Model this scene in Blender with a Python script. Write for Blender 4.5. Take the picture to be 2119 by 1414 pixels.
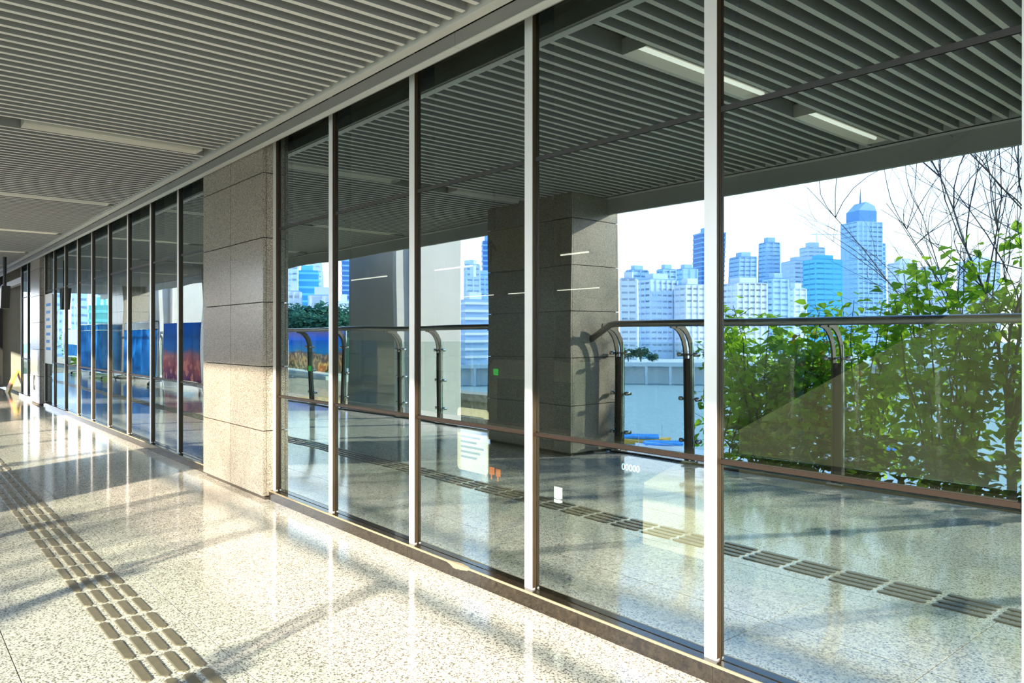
import bpy, bmesh, math, random
from mathutils import Vector, Matrix
random.seed(7)
for o in list(bpy.data.objects): bpy.data.objects.remove(o)
SC = bpy.context.scene
COL = SC.collection
R = math.radians
# ------------------------------------------------------------------ camera, sky, sun, exposure
F, CX, HY, YAW = 1550.0, 1059.5, 698.0, 49.75      # focal length and horizon in pixels of the 2119 x 1414 frame
CAM = Vector((0.0, -2.347, 1.25))
cam = bpy.data.cameras.new('camera'); camo = bpy.data.objects.new('camera', cam); COL.objects.link(camo)
camo.location = CAM; camo.rotation_euler = (R(90), 0, R(YAW))
cam.sensor_width = 36; cam.lens = F / 2119 * 36; cam.shift_y = (HY - 707.0) / 2119
cam.clip_start = 0.05; cam.clip_end = 6000
SC.camera = camo
SC.view_settings.view_transform = 'Standard'; SC.view_settings.look = 'None'
SC.view_settings.gamma = 1.0; SC.view_settings.use_curve_mapping = False
SC.view_settings.exposure = 0.0
SUN_AZ, SUN_EL = 29.0, 20.6                         # from -y towards +x; elevation
w = bpy.data.worlds.new('hazy_sky'); SC.world = w; w.use_nodes = True
nt = w.node_tree; nt.nodes.clear()
wo = nt.nodes.new('ShaderNodeOutputWorld'); bg = nt.nodes.new('ShaderNodeBackground')
tc = nt.nodes.new('ShaderNodeTexCoord'); sx = nt.nodes.new('ShaderNodeSeparateXYZ'); cr = nt.nodes.new('ShaderNodeValToRGB')
nt.links.new(tc.outputs['Generated'], sx.inputs[0]); nt.links.new(sx.outputs['Z'], cr.inputs[0])
cr.color_ramp.elements[0].position = 0.0; cr.color_ramp.elements[0].color = (1.0, 1.0, 1.0, 1)
cr.color_ramp.elements[1].position = 0.8; cr.color_ramp.elements[1].color = (0.07, 0.20, 0.55, 1)
e = cr.color_ramp.elements.new(0.20); e.color = (0.82, 0.92, 1.0, 1)
e = cr.color_ramp.elements.new(0.42); e.color = (0.27, 0.57, 1.0, 1)
nt.links.new(cr.outputs[0], bg.inputs[0]); bg.inputs[1].default_value = 4.6
nt.links.new(bg.outputs[0], wo.inputs[0])
sun = bpy.data.lights.new('sun', 'SUN'); suno = bpy.data.objects.new('sun', sun); COL.objects.link(suno)
sun.energy = 18.5; sun.color = (1.0, 0.885, 0.71); sun.angle = R(1.2)
sd = Vector((math.sin(R(SUN_AZ)) * math.cos(R(SUN_EL)), -math.cos(R(SUN_AZ)) * math.cos(R(SUN_EL)), math.sin(R(SUN_EL))))
suno.rotation_euler = sd.to_track_quat('Z', 'Y').to_euler(); suno.location = (8, -14, 9)
SC.cycles.transparent_max_bounces = 24; SC.cycles.max_bounces = 14; SC.cycles.glossy_bounces = 8
SC.cycles.sample_clamp_indirect = 6.0; SC.cycles.use_denoising = True
FW = Vector((-math.sin(R(YAW)), math.cos(R(YAW)), 0)); RT = Vector((math.cos(R(YAW)), math.sin(R(YAW)), 0))
def mir(px, py, depth):
    """place on the river side of the terrace whose mirror image lies in that direction, at that distance"""
    v = CAM + FW * depth + RT * ((px - CX) / F * depth) + Vector((0, 0, (HY - py) / F * depth))
    return Vector((v.x, -v.y, v.z))

# ------------------------------------------------------------------ materials
M = {}
def _new(name):
    m = bpy.data.materials.new(name); m.use_nodes = True; M[name] = m
    return m, m.node_tree, m.node_tree.nodes.get('Principled BSDF')
def plain(name, col, rough=0.5, metal=0.0, var=0.0, scale=20.0, bump=0.0, emit=0.0, spec=0.5):
    m, t, b = _new(name)
    b.inputs['Roughness'].default_value = rough; b.inputs['Metallic'].default_value = metal
    b.inputs['Specular IOR Level'].default_value = spec
    b.inputs['Base Color'].default_value = (*col, 1)
    if var or bump:
        g = t.nodes.new('ShaderNodeNewGeometry'); n = t.nodes.new('ShaderNodeTexNoise')
        n.inputs['Scale'].default_value = scale; n.inputs['Detail'].default_value = 4
        t.links.new(g.outputs['Position'], n.inputs['Vector'])
        if var:
            r = t.nodes.new('ShaderNodeValToRGB')
            r.color_ramp.elements[0].position = .3; r.color_ramp.elements[1].position = .7
            r.color_ramp.elements[0].color = (*[c * (1 - var) for c in col], 1); r.color_ramp.elements[1].color = (*[min(1, c * (1 + var)) for c in col], 1)
            t.links.new(n.outputs[0], r.inputs[0]); t.links.new(r.outputs[0], b.inputs['Base Color'])
        if bump:
            bp = t.nodes.new('ShaderNodeBump'); bp.inputs['Strength'].default_value = bump; bp.inputs['Distance'].default_value = .01
            t.links.new(n.outputs[0], bp.inputs['Height']); t.links.new(bp.outputs[0], b.inputs['Normal'])
    if emit:
        b.inputs['Emission Color'].default_value = (*col, 1); b.inputs['Emission Strength'].default_value = emit
    return m
def granite(name, light, mid, dark, scale, rough, dark_amt=0.33, island=0.05, spec=0.5):
    m, t, b = _new(name); L = t.links.new; N = t.nodes.new
    g = N('ShaderNodeNewGeometry')
    v = N('ShaderNodeTexVoronoi'); v.inputs['Scale'].default_value = scale; L(g.outputs['Position'], v.inputs['Vector'])
    sp = N('ShaderNodeSeparateColor'); L(v.outputs['Color'], sp.inputs[0])
    r = N('ShaderNodeValToRGB'); r.color_ramp.interpolation = 'LINEAR'
    el = r.color_ramp.elements
    el[0].position = 0; el[0].color = (*dark, 1); el[1].position = 1; el[1].color = (*light, 1)
    a = el.new(dark_amt * .55); a.color = (*dark, 1); a = el.new(dark_amt); a.color = (*mid, 1); a = el.new(min(.95, dark_amt + .25)); a.color = (*light, 1)
    L(sp.outputs[0], r.inputs[0])
    n = N('ShaderNodeTexNoise'); n.inputs['Scale'].default_value = scale * .55; n.inputs['Detail'].default_value = 3; L(g.outputs['Position'], n.inputs['Vector'])
    mx = N('ShaderNodeMix'); mx.data_type = 'RGBA'; mx.blend_type = 'MULTIPLY'
    mr = N('ShaderNodeMapRange'); mr.inputs[1].default_value = .3; mr.inputs[2].default_value = .7; mr.inputs[3].default_value = .78; mr.inputs[4].default_value = 1.12
    L(n.outputs[0], mr.inputs[0]); mx.inputs[0].default_value = 1
    L(r.outputs[0], mx.inputs[6]); L(mr.outputs[0], mx.inputs[7])
    # each stone a little different
    oi = N('ShaderNodeObjectInfo'); m2 = N('ShaderNodeMapRange'); m2.inputs[3].default_value = 1 - island; m2.inputs[4].default_value = 1 + island
    L(oi.outputs['Random'], m2.inputs[0])
    mx2 = N('ShaderNodeMix'); mx2.data_type = 'RGBA'; mx2.blend_type = 'MULTIPLY'; mx2.inputs[0].default_value = 1
    L(mx.outputs[2], mx2.inputs[6]); L(m2.outputs[0], mx2.inputs[7]); L(mx2.outputs[2], b.inputs['Base Color'])
    b.inputs['Roughness'].default_value = rough; b.inputs['Specular IOR Level'].default_value = spec
    return m
granite('floor_granite', (.78, .73, .63), (.56, .52, .44), (.22, .20, .17), 165, 0.09, .30, .035, .95)
granite('column_granite', (.39, .335, .265), (.27, .235, .185), (.12, .105, .085), 260, 0.22, .40, .03, .5)
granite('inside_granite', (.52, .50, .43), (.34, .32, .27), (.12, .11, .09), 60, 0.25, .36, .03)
plain('joint', (.05, .042, .032), .9)
plain('mortar', (.16, .14, .11), .9)
plain('slat_paint', (.64, .605, .55), .55)
plain('ceiling_void', (.07, .065, .06), .9)
plain('slat_side_shade', (.25, .245, .235), .6)  # same slats, sides coloured darker to paint in the shade between them
plain('trim_paint', (.55, .53, .49), .5)
plain('fascia_paint', (.20, .19, .175), .5, var=.06, scale=4)
plain('roof_fascia', (.34, .34, .31), .6, var=.05, scale=3)
plain('aluminium', (.84, .83, .81), .38, .35)
plain('bronze_gasket', (.05, .030, .013), .4, .3)
plain('dark_frame', (.03, .03, .027), .5)
plain('transom_bronze', (.022, .014, .010), .35, .2)
plain('steel', (.62, .62, .60), .22, 1.0)
plain('dark_steel', (.11, .10, .085), .4, .6)
plain('handrail_steel', (.33, .31, .28), .3, .9)
plain('black_granite', (.055, .048, .04), .25, var=.3, scale=40)
plain('concrete', (.46, .44, .41), .85, var=.06, scale=1.2, bump=.15)
plain('mossy_concrete', (.36, .33, .27), .95, var=.35, scale=9, bump=.5)
plain('brass_bar', (.25, .21, .15), .40, .35, var=.10, scale=30)
plain('lamp_trough', (.62, .58, .50), .45)
plain('tube_on', (1.0, .95, .80), .5, emit=1.6)
plain('tube_inside', (1.0, 1.0, .97), .5, emit=2.2)
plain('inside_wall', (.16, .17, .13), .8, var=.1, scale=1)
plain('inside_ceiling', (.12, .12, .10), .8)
plain('end_wall', (.40, .41, .34), .35, var=.08, scale=1.5)
plain('black_plastic', (.02, .02, .02), .4)
plain('screen_white', (.85, .87, .9), .4, emit=.7)
plain('paper', (.86, .87, .84), .6)
plain('ink', (.10, .11, .10), .7)
plain('sign_brown', (.17, .13, .085), .5)
plain('sign_arrow', (.02, .02, .02), .6)
plain('green_light', (.03, .8, .10), .5, emit=.9)
plain('led_cyan', (.45, .9, 1.0), .5, emit=4)
plain('led_orange', (1.0, .28, .04), .5, emit=1.6)
plain('led_white', (.9, 1.0, 1.0), .5, emit=4)
plain('machine_teal', (.02, .08, .10), .35)
plain('machine_grey', (.30, .30, .27), .5)
plain('escalator_panel', (.64, .58, .44), .42, .2)
plain('escalator_foot_shade', (.10, .11, .12), .5)
plain('escalator_foot_sunlit', (.80, .78, .72), .45, .1)
plain('rubber', (.012, .012, .012), .55)
plain('yellow_paint', (.85, .55, .10), .5)
plain('orange_paint', (.85, .22, .04), .5)
plain('bark', (.10, .085, .075), .9, var=.3, scale=30)
plain('twig', (.055, .045, .06), .8)
plain('boat_blue', (.05, .30, .72), .5, var=.15, scale=1)
plain('boat_yellow', (.80, .45, .06), .5)
plain('boat_white', (.80, .82, .84), .5)
plain('bank_earth', (.20, .23, .11), .95, var=.4, scale=.6)
plain('grass', (.17, .27, .08), .95, var=.4, scale=3)
plain('road', (.45, .52, .46), .9, var=.08, scale=.5)
plain('dry_grass', (.36, .29, .17), .95, var=.35, scale=8)
plain('pale_wall', (.62, .68, .72), .8)
plain('white_cloth', (.75, .80, .85), .7)
def glassy(name, tint, gloss, base, ior_blend, wave=0.0):
    m, t, b = _new(name); t.nodes.remove(b); L = t.links.new; N = t.nodes.new
    out = t.nodes.get('Material Output')
    tr = N('ShaderNodeBsdfTransparent'); tr.inputs[0].default_value = (*tint, 1)
    gl = N('ShaderNodeBsdfGlossy'); gl.inputs['Roughness'].default_value = 0.0; gl.inputs['Color'].default_value = (*gloss, 1)
    fr = N('ShaderNodeFresnel')          # thin pane: the same reflectance from either side
    bf = N('ShaderNodeNewGeometry'); io = N('ShaderNodeMapRange'); io.inputs[3].default_value = ior_blend; io.inputs[4].default_value = 1 / ior_blend
    L(bf.outputs['Backfacing'], io.inputs[0]); L(io.outputs[0], fr.inputs['IOR'])
    ma = N('ShaderNodeMath'); ma.operation = 'MULTIPLY_ADD'; ma.inputs[1].default_value = 1 - base; ma.inputs[2].default_value = base
    mx = N('ShaderNodeMixShader')
    L(fr.outputs[0], ma.inputs[0]); L(ma.outputs[0], mx.inputs[0]); L(tr.outputs[0], mx.inputs[1]); L(gl.outputs[0], mx.inputs[2]); L(mx.outputs[0], out.inputs[0])
    if wave:
        g = N('ShaderNodeNewGeometry'); n = N('ShaderNodeTexNoise'); n.inputs['Scale'].default_value = 1.6; n.inputs['Detail'].default_value = 0
        bp = N('ShaderNodeBump'); bp.inputs['Strength'].default_value = 1.0; bp.inputs['Distance'].default_value = wave
        L(g.outputs['Position'], n.inputs['Vector']); L(n.outputs[0], bp.inputs['Height']); L(bp.outputs[0], gl.inputs['Normal'])
    return m
glassy('coated_glass', (.54, .56, .46), (.78, .94, 1.0), .37, 1.5, .0016)
def clear(name, tint):
    m, t, b = _new(name); t.nodes.remove(b)
    tr = t.nodes.new('ShaderNodeBsdfTransparent'); tr.inputs[0].default_value = (*tint, 1)
    t.links.new(tr.outputs[0], t.nodes.get('Material Output').inputs[0]); return m
clear('glass_back', (1, 1, 1))
glassy('rail_glass', (.90, .95, .92), (1, 1, 1), .015, 1.35)
plain('glass_edge', (.35, .55, .48), .2)
def leafmat(name, c):
    m, t, b = _new(name); t.nodes.remove(b); L = t.links.new; N = t.nodes.new
    g = N('ShaderNodeNewGeometry'); n = N('ShaderNodeTexNoise'); n.inputs['Scale'].default_value = 2.3; n.inputs['Detail'].default_value = 3
    r = N('ShaderNodeValToRGB'); r.color_ramp.elements[0].position = .35; r.color_ramp.elements[1].position = .68
    r.color_ramp.elements[0].color = (c[0] * .55, c[1] * .6, c[2] * .6, 1); r.color_ramp.elements[1].color = (min(1, c[0] * 1.5), min(1, c[1] * 1.25), c[2], 1)
    L(g.outputs['Position'], n.inputs['Vector']); L(n.outputs[0], r.inputs[0])
    d = N('ShaderNodeBsdfDiffuse'); tl = N('ShaderNodeBsdfTranslucent'); mx = N('ShaderNodeMixShader'); mx.inputs[0].default_value = .5
    L(r.outputs[0], d.inputs[0]); L(r.outputs[0], tl.inputs[0]); L(d.outputs[0], mx.inputs[1]); L(tl.outputs[0], mx.inputs[2]); L(mx.outputs[0], t.nodes.get('Material Output').inputs[0])
leafmat('leaf', (.27, .50, .035)); leafmat('dry_leaf', (.45, .30, .07)); leafmat('far_leaf', (.06, .20, .16)); leafmat('dark_leaf', (.05, .12, .015)); leafmat('blue_curtain', (.10, .45, .95))
def plinthmat():
    m, t, b = _new('plinth_granite'); L = t.links.new; N = t.nodes.new
    g = N('ShaderNodeNewGeometry'); s = N('ShaderNodeSeparateXYZ'); L(g.outputs['Position'], s.inputs[0])
    n = N('ShaderNodeTexNoise'); n.inputs['Scale'].default_value = 3.0; n.inputs['Detail'].default_value = 6; L(g.outputs['Position'], n.inputs['Vector'])
    # worn arris: within about 15 mm of the front edge, wider where chipped
    ad = N('ShaderNodeMath'); ad.operation = 'SUBTRACT'; L(s.outputs['Z'], ad.inputs[0]); L(s.outputs['Y'], ad.inputs[1])
    mr = N('ShaderNodeMapRange'); mr.inputs[1].default_value = .62; mr.inputs[2].default_value = .78; mr.inputs[3].default_value = 0; mr.inputs[4].default_value = .03
    L(n.outputs[0], mr.inputs[0])
    th = N('ShaderNodeMath'); th.operation = 'SUBTRACT'; th.inputs[0].default_value = .1195; L(mr.outputs[0], th.inputs[1])
    gt = N('ShaderNodeMath'); gt.operation = 'GREATER_THAN'; L(ad.outputs[0], gt.inputs[0]); L(th.outputs[0], gt.inputs[1])
    mx = N('ShaderNodeMix'); mx.data_type = 'RGBA'; L(gt.outputs[0], mx.inputs[0])
    n2 = N('ShaderNodeTexNoise'); n2.inputs['Scale'].default_value = 45; n2.inputs['Detail'].default_value = 5; L(g.outputs['Position'], n2.inputs['Vector'])
    r = N('ShaderNodeValToRGB'); r.color_ramp.elements[0].position = .35; r.color_ramp.elements[1].position = .75
    r.color_ramp.elements[0].color = (.012, .0095, .007, 1); r.color_ramp.elements[1].color = (.034, .026, .017, 1); L(n2.outputs[0], r.inputs[0])
    L(r.outputs[0], mx.inputs[6]); mx.inputs[7].default_value = (.26, .21, .13, 1); L(mx.outputs[2], b.inputs['Base Color'])
    r2 = N('ShaderNodeMapRange'); r2.inputs[3].default_value = .10; r2.inputs[4].default_value = .7; L(gt.outputs[0], r2.inputs[0]); L(r2.outputs[0], b.inputs['Roughness'])
plinthmat()
def watermat():
    m, t, b = _new('river_water'); L = t.links.new; N = t.nodes.new
    b.inputs['Base Color'].default_value = (.30, .42, .43, 1); b.inputs['Roughness'].default_value = .5
    g = N('ShaderNodeNewGeometry'); n = N('ShaderNodeTexNoise'); n.inputs['Scale'].default_value = .35; n.inputs['Detail'].default_value = 5
    bp = N('ShaderNodeBump'); bp.inputs['Strength'].default_value = .5; bp.inputs['Distance'].default_value = .6
    L(g.outputs['Position'], n.inputs['Vector']); L(n.outputs[0], bp.inputs['Height']); L(bp.outputs[0], b.inputs['Normal'])
watermat()
def postermat(name, z0, z1, stops, spark):
    """printed city panorama: sky over a speckled town"""
    m, t, b = _new(name); L = t.links.new; N = t.nodes.new
    g = N('ShaderNodeNewGeometry'); s = N('ShaderNodeSeparateXYZ'); L(g.outputs['Position'], s.inputs[0])
    mr = N('ShaderNodeMapRange'); mr.inputs[1].default_value = z0; mr.inputs[2].default_value = z1; L(s.outputs['Z'], mr.inputs[0])
    n = N('ShaderNodeTexNoise'); n.inputs['Scale'].default_value = 1.3; n.inputs['Detail'].default_value = 5; L(g.outputs['Position'], n.inputs['Vector'])
    ad = N('ShaderNodeMath'); ad.operation = 'MULTIPLY_ADD'; ad.inputs[1].default_value = .3; L(n.outputs[0], ad.inputs[0]); L(mr.outputs[0], ad.inputs[2])
    sb = N('ShaderNodeMath'); sb.operation = 'SUBTRACT'; sb.inputs[1].default_value = .15; L(ad.outputs[0], sb.inputs[0])
    r = N('ShaderNodeValToRGB'); el = r.color_ramp.elements
    el[0].position = stops[0][0]; el[0].color = (*stops[0][1], 1); el[1].position = stops[-1][0]; el[1].color = (*stops[-1][1], 1)
    for p, c in stops[1:-1]: q = el.new(p); q.color = (*c, 1)
    L(sb.outputs[0], r.inputs[0])
    v = N('ShaderNodeTexVoronoi'); v.inputs['Scale'].default_value = 9; L(g.outputs['Position'], v.inputs['Vector'])
    sc = N('ShaderNodeSeparateColor'); L(v.outputs['Color'], sc.inputs[0])
    lt = N('ShaderNodeMath'); lt.operation = 'LESS_THAN'; lt.inputs[1].default_value = .42; L(mr.outputs[0], lt.inputs[0])
    gt = N('ShaderNodeMath'); gt.operation = 'GREATER_THAN'; gt.inputs[1].default_value = .62; L(sc.outputs[0], gt.inputs[0])
    mu = N('ShaderNodeMath'); mu.operation = 'MULTIPLY'; L(lt.outputs[0], mu.inputs[0]); L(gt.outputs[0], mu.inputs[1])
    mx = N('ShaderNodeMix'); mx.data_type = 'RGBA'; L(mu.outputs[0], mx.inputs[0]); L(r.outputs[0], mx.inputs[6]); mx.inputs[7].default_value = (*spark, 1)
    t.nodes.remove(b)                   # printed on thin cloth: some daylight comes through
    d = N('ShaderNodeBsdfDiffuse'); tl = N('ShaderNodeBsdfTranslucent'); ms = N('ShaderNodeMixShader'); ms.inputs[0].default_value = .28
    L(mx.outputs[2], d.inputs[0]); L(mx.outputs[2], tl.inputs[0]); L(d.outputs[0], ms.inputs[1]); L(tl.outputs[0], ms.inputs[2]); L(ms.outputs[0], t.nodes.get('Material Output').inputs[0])
postermat('dusk_poster', 0.05, 1.5, [(0, (.10, .16, .10)), (.2, (.40, .22, .12)), (.42, (.34, .22, .22)), (.5, (.06, .45, .75)), (.75, (.04, .25, .80)), (1, (.28, .22, .40))], (.95, .60, .25))
postermat('bright_poster', 0.2, 1.6, [(0, (.30, .18, .40)), (.25, (.70, .32, .40)), (.45, (.70, .45, .55)), (.55, (.14, .42, .80)), (1, (.08, .30, .75))], (.95, .55, .55))

# ------------------------------------------------------------------ mesh helpers
class MB:
    def __init__(s): s.v = []; s.f = []; s.m = []; s.smooth = False
    def box(s, x0, x1, y0, y1, z0, z1, mi=0):
        b = len(s.v)
        s.v += [(x, y, z) for z in (z0, z1) for y in (y0, y1) for x in (x0, x1)]
        s.f += [tuple(b + i for i in q) for q in ((0, 2, 3, 1), (4, 5, 7, 6), (0, 1, 5, 4), (2, 6, 7, 3), (0, 4, 6, 2), (1, 3, 7, 5))]; s.m += [mi] * 6
        return s
    def prism(s, poly, axis, a, b_, mi=0):
        """extrude polygon (list of 2D) along axis 'x','y' or 'z' from a to b_"""
        b = len(s.v); n = len(poly)
        def P(p, t):
            return {'x': (t, p[0], p[1]), 'y': (p[0], t, p[1]), 'z': (p[0], p[1], t)}[axis]
        s.v += [P(p, a) for p in poly] + [P(p, b_) for p in poly]
        s.f += [tuple(b + i for i in range(n))[::-1], tuple(b + n + i for i in range(n))]
        s.f += [(b + i, b + (i + 1) % n, b + n + (i + 1) % n, b + n + i) for i in range(n)]; s.m += [mi] * (n + 2)
        return s
    def tube(s, pts, r, k=6, mi=0, rs=None):
        b = len(s.v); pts = [Vector(p) for p in pts]; n = len(pts)
        up = Vector((0, 0, 1))
        for i, p in enumerate(pts):
            d = (pts[min(i + 1, n - 1)] - pts[max(i - 1, 0)]).normalized()
            a = d.cross(up) if abs(d.z) < .95 else d.cross(Vector((0, 1, 0)))
            a.normalize(); c = d.cross(a); rr = rs[i] if rs else r
            for j in range(k):
                t = 2 * math.pi * j / k
                s.v.append(tuple(p + a * (math.cos(t) * rr) + c * (math.sin(t) * rr)))
        for i in range(n - 1):
            for j in range(k):
                s.f.append((b + i * k + j, b + i * k + (j + 1) % k, b + (i + 1) * k + (j + 1) % k, b + (i + 1) * k + j)); s.m.append(mi)
        s.f += [tuple(b + j for j in range(k))[::-1], tuple(b + (n - 1) * k + j for j in range(k))]; s.m += [mi] * 2
        return s
    def mesh(s, name, mats, smooth=False):
        me = bpy.data.meshes.new(name); me.from_pydata(s.v, [], s.f)
        for m in (mats if isinstance(mats, (list, tuple)) else [mats]): me.materials.append(M[m])
        for p, i in zip(me.polygons, s.m): p.material_index = i; p.use_smooth = smooth
        me.update(); return me
    def build(s, name, mats, parent=None, smooth=False):
        return put(name, s.mesh(name, mats, smooth), parent)
def put(name, me, parent=None, loc=None, rz=0):
    o = bpy.data.objects.new(name, me); COL.objects.link(o)
    if parent: o.parent = parent
    if loc is not None: o.location = loc
    if rz: o.rotation_euler.z = rz
    return o
def tag(o, label=None, cat=None, group=None, kind=None):
    if label: o['label'] = label
    if cat: o['category'] = cat
    if group: o['group'] = group
    if kind: o['kind'] = kind
    return o
def empty(name, loc=(0, 0, 0), rz=0):
    o = bpy.data.objects.new(name, None); COL.objects.link(o); o.location = loc; o.rotation_euler.z = rz; o.empty_display_size = .2
    return o
def bevel_box(sx, sy, sz, bev):
    """box centred on x and y, standing on z = 0, its upper edges chamfered"""
    b = MB(); h = sz - bev; x, y = sx / 2, sy / 2; xi, yi = x - bev, y - bev
    b.v = [(-x, -y, 0), (x, -y, 0), (x, y, 0), (-x, y, 0), (-x, -y, h), (x, -y, h), (x, y, h), (-x, y, h), (-xi, -yi, sz), (xi, -yi, sz), (xi, yi, sz), (-xi, yi, sz)]
    b.f = [(3, 2, 1, 0), (8, 9, 10, 11)]
    for i in range(4):
        j = (i + 1) % 4
        b.f += [(i, j, 4 + j, 4 + i), (4 + i, 4 + j, 8 + j, 8 + i)]
    b.m = [0] * len(b.f)
    return b
def text_mesh(txt, size, depth, mat):
    c = bpy.data.curves.new('lettering', 'FONT'); c.body = txt; c.size = size; c.extrude = depth; c.align_x = 'CENTER'; c.align_y = 'CENTER'
    o = bpy.data.objects.new('lettering', c); COL.objects.link(o)
    bpy.context.view_layer.update()
    me = bpy.data.meshes.new_from_object(o.evaluated_get(bpy.context.evaluated_depsgraph_get()))
    bpy.data.objects.remove(o); bpy.data.curves.remove(c)
    me.materials.clear(); me.materials.append(M[mat]); return me

# ------------------------------------------------------------------ layout constants
PITCH = 1.0047
COLS_WALL = [(-17.03, -15.98), (-6.975, -5.60), (4.45, 5.82)]
ZJ = [0.03, .53, 1.024, 1.518, 2.013, 2.511, 3.0]
CEIL = 2.768
XL, XR = -30.0, 6.0

# ------------------------------------------------------------------ floor of the terrace
fl = MB().box(XL, XR, -3.80, -.02, -.16, -.022).build('floor', 'mortar')
tag(fl, 'polished speckled beige granite floor of the covered terrace', 'floor', kind='structure')
T = .655; tile = bevel_box(T - .0035, T - .0035, .022, .0004).mesh('tile', 'floor_granite')
ys = []
y = -.64 + T
rows = [(-.64, -.052), (-1.295, -.64), (-1.95, -1.295), (-2.605, -1.95), (-3.26, -2.605), (-3.79, -3.26)]
row_me = []
for y0, y1 in rows:
    row_me.append(tile if abs((y1 - y0) - T) < .01 else bevel_box(T - .0035, y1 - y0 - .0035, .022, .0004).mesh('tile', 'floor_granite'))
nx = 0
x = -1.13 + 2 * T
while x > -24.0:
    for (y0, y1), me in zip(rows, row_me):
        put('tile', me, fl, (x - T / 2, (y0 + y1) / 2, -.022))
    x -= T; nx += 1
far = MB().box(XL, x - .002, -3.79, -.065, -.022, 0)
tag(far.build('far_tile', 'floor_granite', fl), kind='stuff')
near = MB().box(-1.13 + 2 * T + .002, XR, -3.79, -.065, -.022, 0)
tag(near.build('near_tile', 'floor_granite', fl), kind='stuff')
# tactile guide strip: four rows of brass-coloured bars
ts = empty('tactile_strip', (-3.4, -1.505, 0))
tag(ts, 'guide strip of four rows of brown metal bars on the granite floor', 'tactile paving')
def barmesh():
    b = MB(); L_, w_, c = .2245, .0385, .012
    def ring(z, i): return [(-L_ / 2 + i, -w_ / 2 + c, z), (-L_ / 2 + c, -w_ / 2 + i, z), (L_ / 2 - c, -w_ / 2 + i, z), (L_ / 2 - i, -w_ / 2 + c, z), (L_ / 2 - i, w_ / 2 - c, z), (L_ / 2 - c, w_ / 2 - i, z), (-L_ / 2 + c, w_ / 2 - i, z), (-L_ / 2 + i, w_ / 2 - c, z)]
    b.v = ring(0, 0) + ring(.0035, 0) + ring(.0055, .004)
    b.f = [tuple(range(16, 24))]
    for k in (0, 8):
        b.f += [(k + i, k + (i + 1) % 8, k + 8 + (i + 1) % 8, k + 8 + i) for i in range(8)]
    b.m = [0] * len(b.f); return b
bm_ = barmesh(); bar = bm_.mesh('bar', 'brass_bar')
rest = MB()
YB = [-1.60, -1.537, -1.473, -1.41]
for i in range(-18, 105):
    bx = -3.285 - i * .25 + .0
    for yb in YB:
        if -14 <= i < 61: put('bar', bar, ts, (bx + 3.4, yb + 1.505, 0))
        else:
            b0 = len(rest.v); rest.v += [(a + bx + 3.4, c + yb + 1.505, d) for a, c, d in bm_.v]; rest.f += [tuple(b0 + k for k in q) for q in bm_.f]; rest.m += bm_.m
tag(rest.build('far_bars', 'brass_bar', ts), kind='stuff')

# ------------------------------------------------------------------ ceiling with slats, trims, roof
ce = MB().box(XL, XR, -3.80, -.10, CEIL + .13, CEIL + .17).build('ceiling', 'ceiling_void')
tag(ce, 'metal baffle ceiling of close parallel slats over the terrace', 'ceiling', kind='structure')
SP = .1055; SW = .031; SH = .10
LAMPX = [-6.38 - 3.2 * k for k in range(5)] + [-2.62, 1.2]
slat = MB().box(-SW / 2, SW / 2, -3.70, -.250, 0, SH, 1); slat.m[0] = 0; slat = slat.mesh('slat', ['slat_paint', 'slat_side_shade'])
sx_ = -2.72 + 48 * SP; n_sl = 0
while sx_ > -24.4:
    if min(abs(sx_ - lx) for lx in LAMPX) > .10:
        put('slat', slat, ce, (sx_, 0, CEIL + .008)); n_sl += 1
    sx_ -= SP
fs = MB()
while sx_ > XL: fs.box(sx_ - SW / 2, sx_ + SW / 2, -3.70, -.250, CEIL + .008, CEIL + .008 + SH); sx_ -= SP
tag(fs.build('far_slats', 'slat_paint', ce), kind='stuff')
# continuous edge trims
t1 = MB().box(XL, XR, -.226, -.169, CEIL - .003, CEIL + .004).box(XL, XR, -.230, -.226, CEIL - .003, CEIL + .12).build('trim_1', 'trim_paint')
tag(t1, 'pale ceiling edge trim running beside the glass wall', 'trim', kind='structure')
t2 = MB().box(XL, XR, -3.78, -3.70, CEIL - .003, CEIL + .004).box(XL, XR, -3.705, -3.70, CEIL - .003, CEIL + .12).build('trim_2', 'trim_paint')
tag(t2, 'pale ceiling edge trim on the river side of the terrace', 'trim', kind='structure')
hb = empty('trim_3', (0, 0, 2.684)); tag(hb, 'grey header beam with a pale lower lip above the glass wall', 'beam', kind='structure')
edges = [XL, -20.95, -14.2, -8.62, -3.02, 1.9, XR]
for a, c in zip(edges, edges[1:]):
    b = MB().box(a + .001, c - .001, -.161, -.10, .012, .079).build('header_panel', 'fascia_paint', hb)
    MB().box(a + .001, c - .001, -.163, -.117, .006, .012).build('lower_lip', 'trim_paint', b)
t4 = MB().box(XL, XR, -3.83, -3.78, 2.60, 3.35).build('trim_4', 'roof_fascia')
tag(t4, 'grey roof edge fascia hanging over the railing', 'fascia', kind='structure')
t5 = MB().box(XL, XR, -3.83, 22, 3.0, 3.25).build('ceiling_slab', 'concrete'); tag(t5, 'concrete roof slab over terrace and hall', 'roof', kind='structure')
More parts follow.
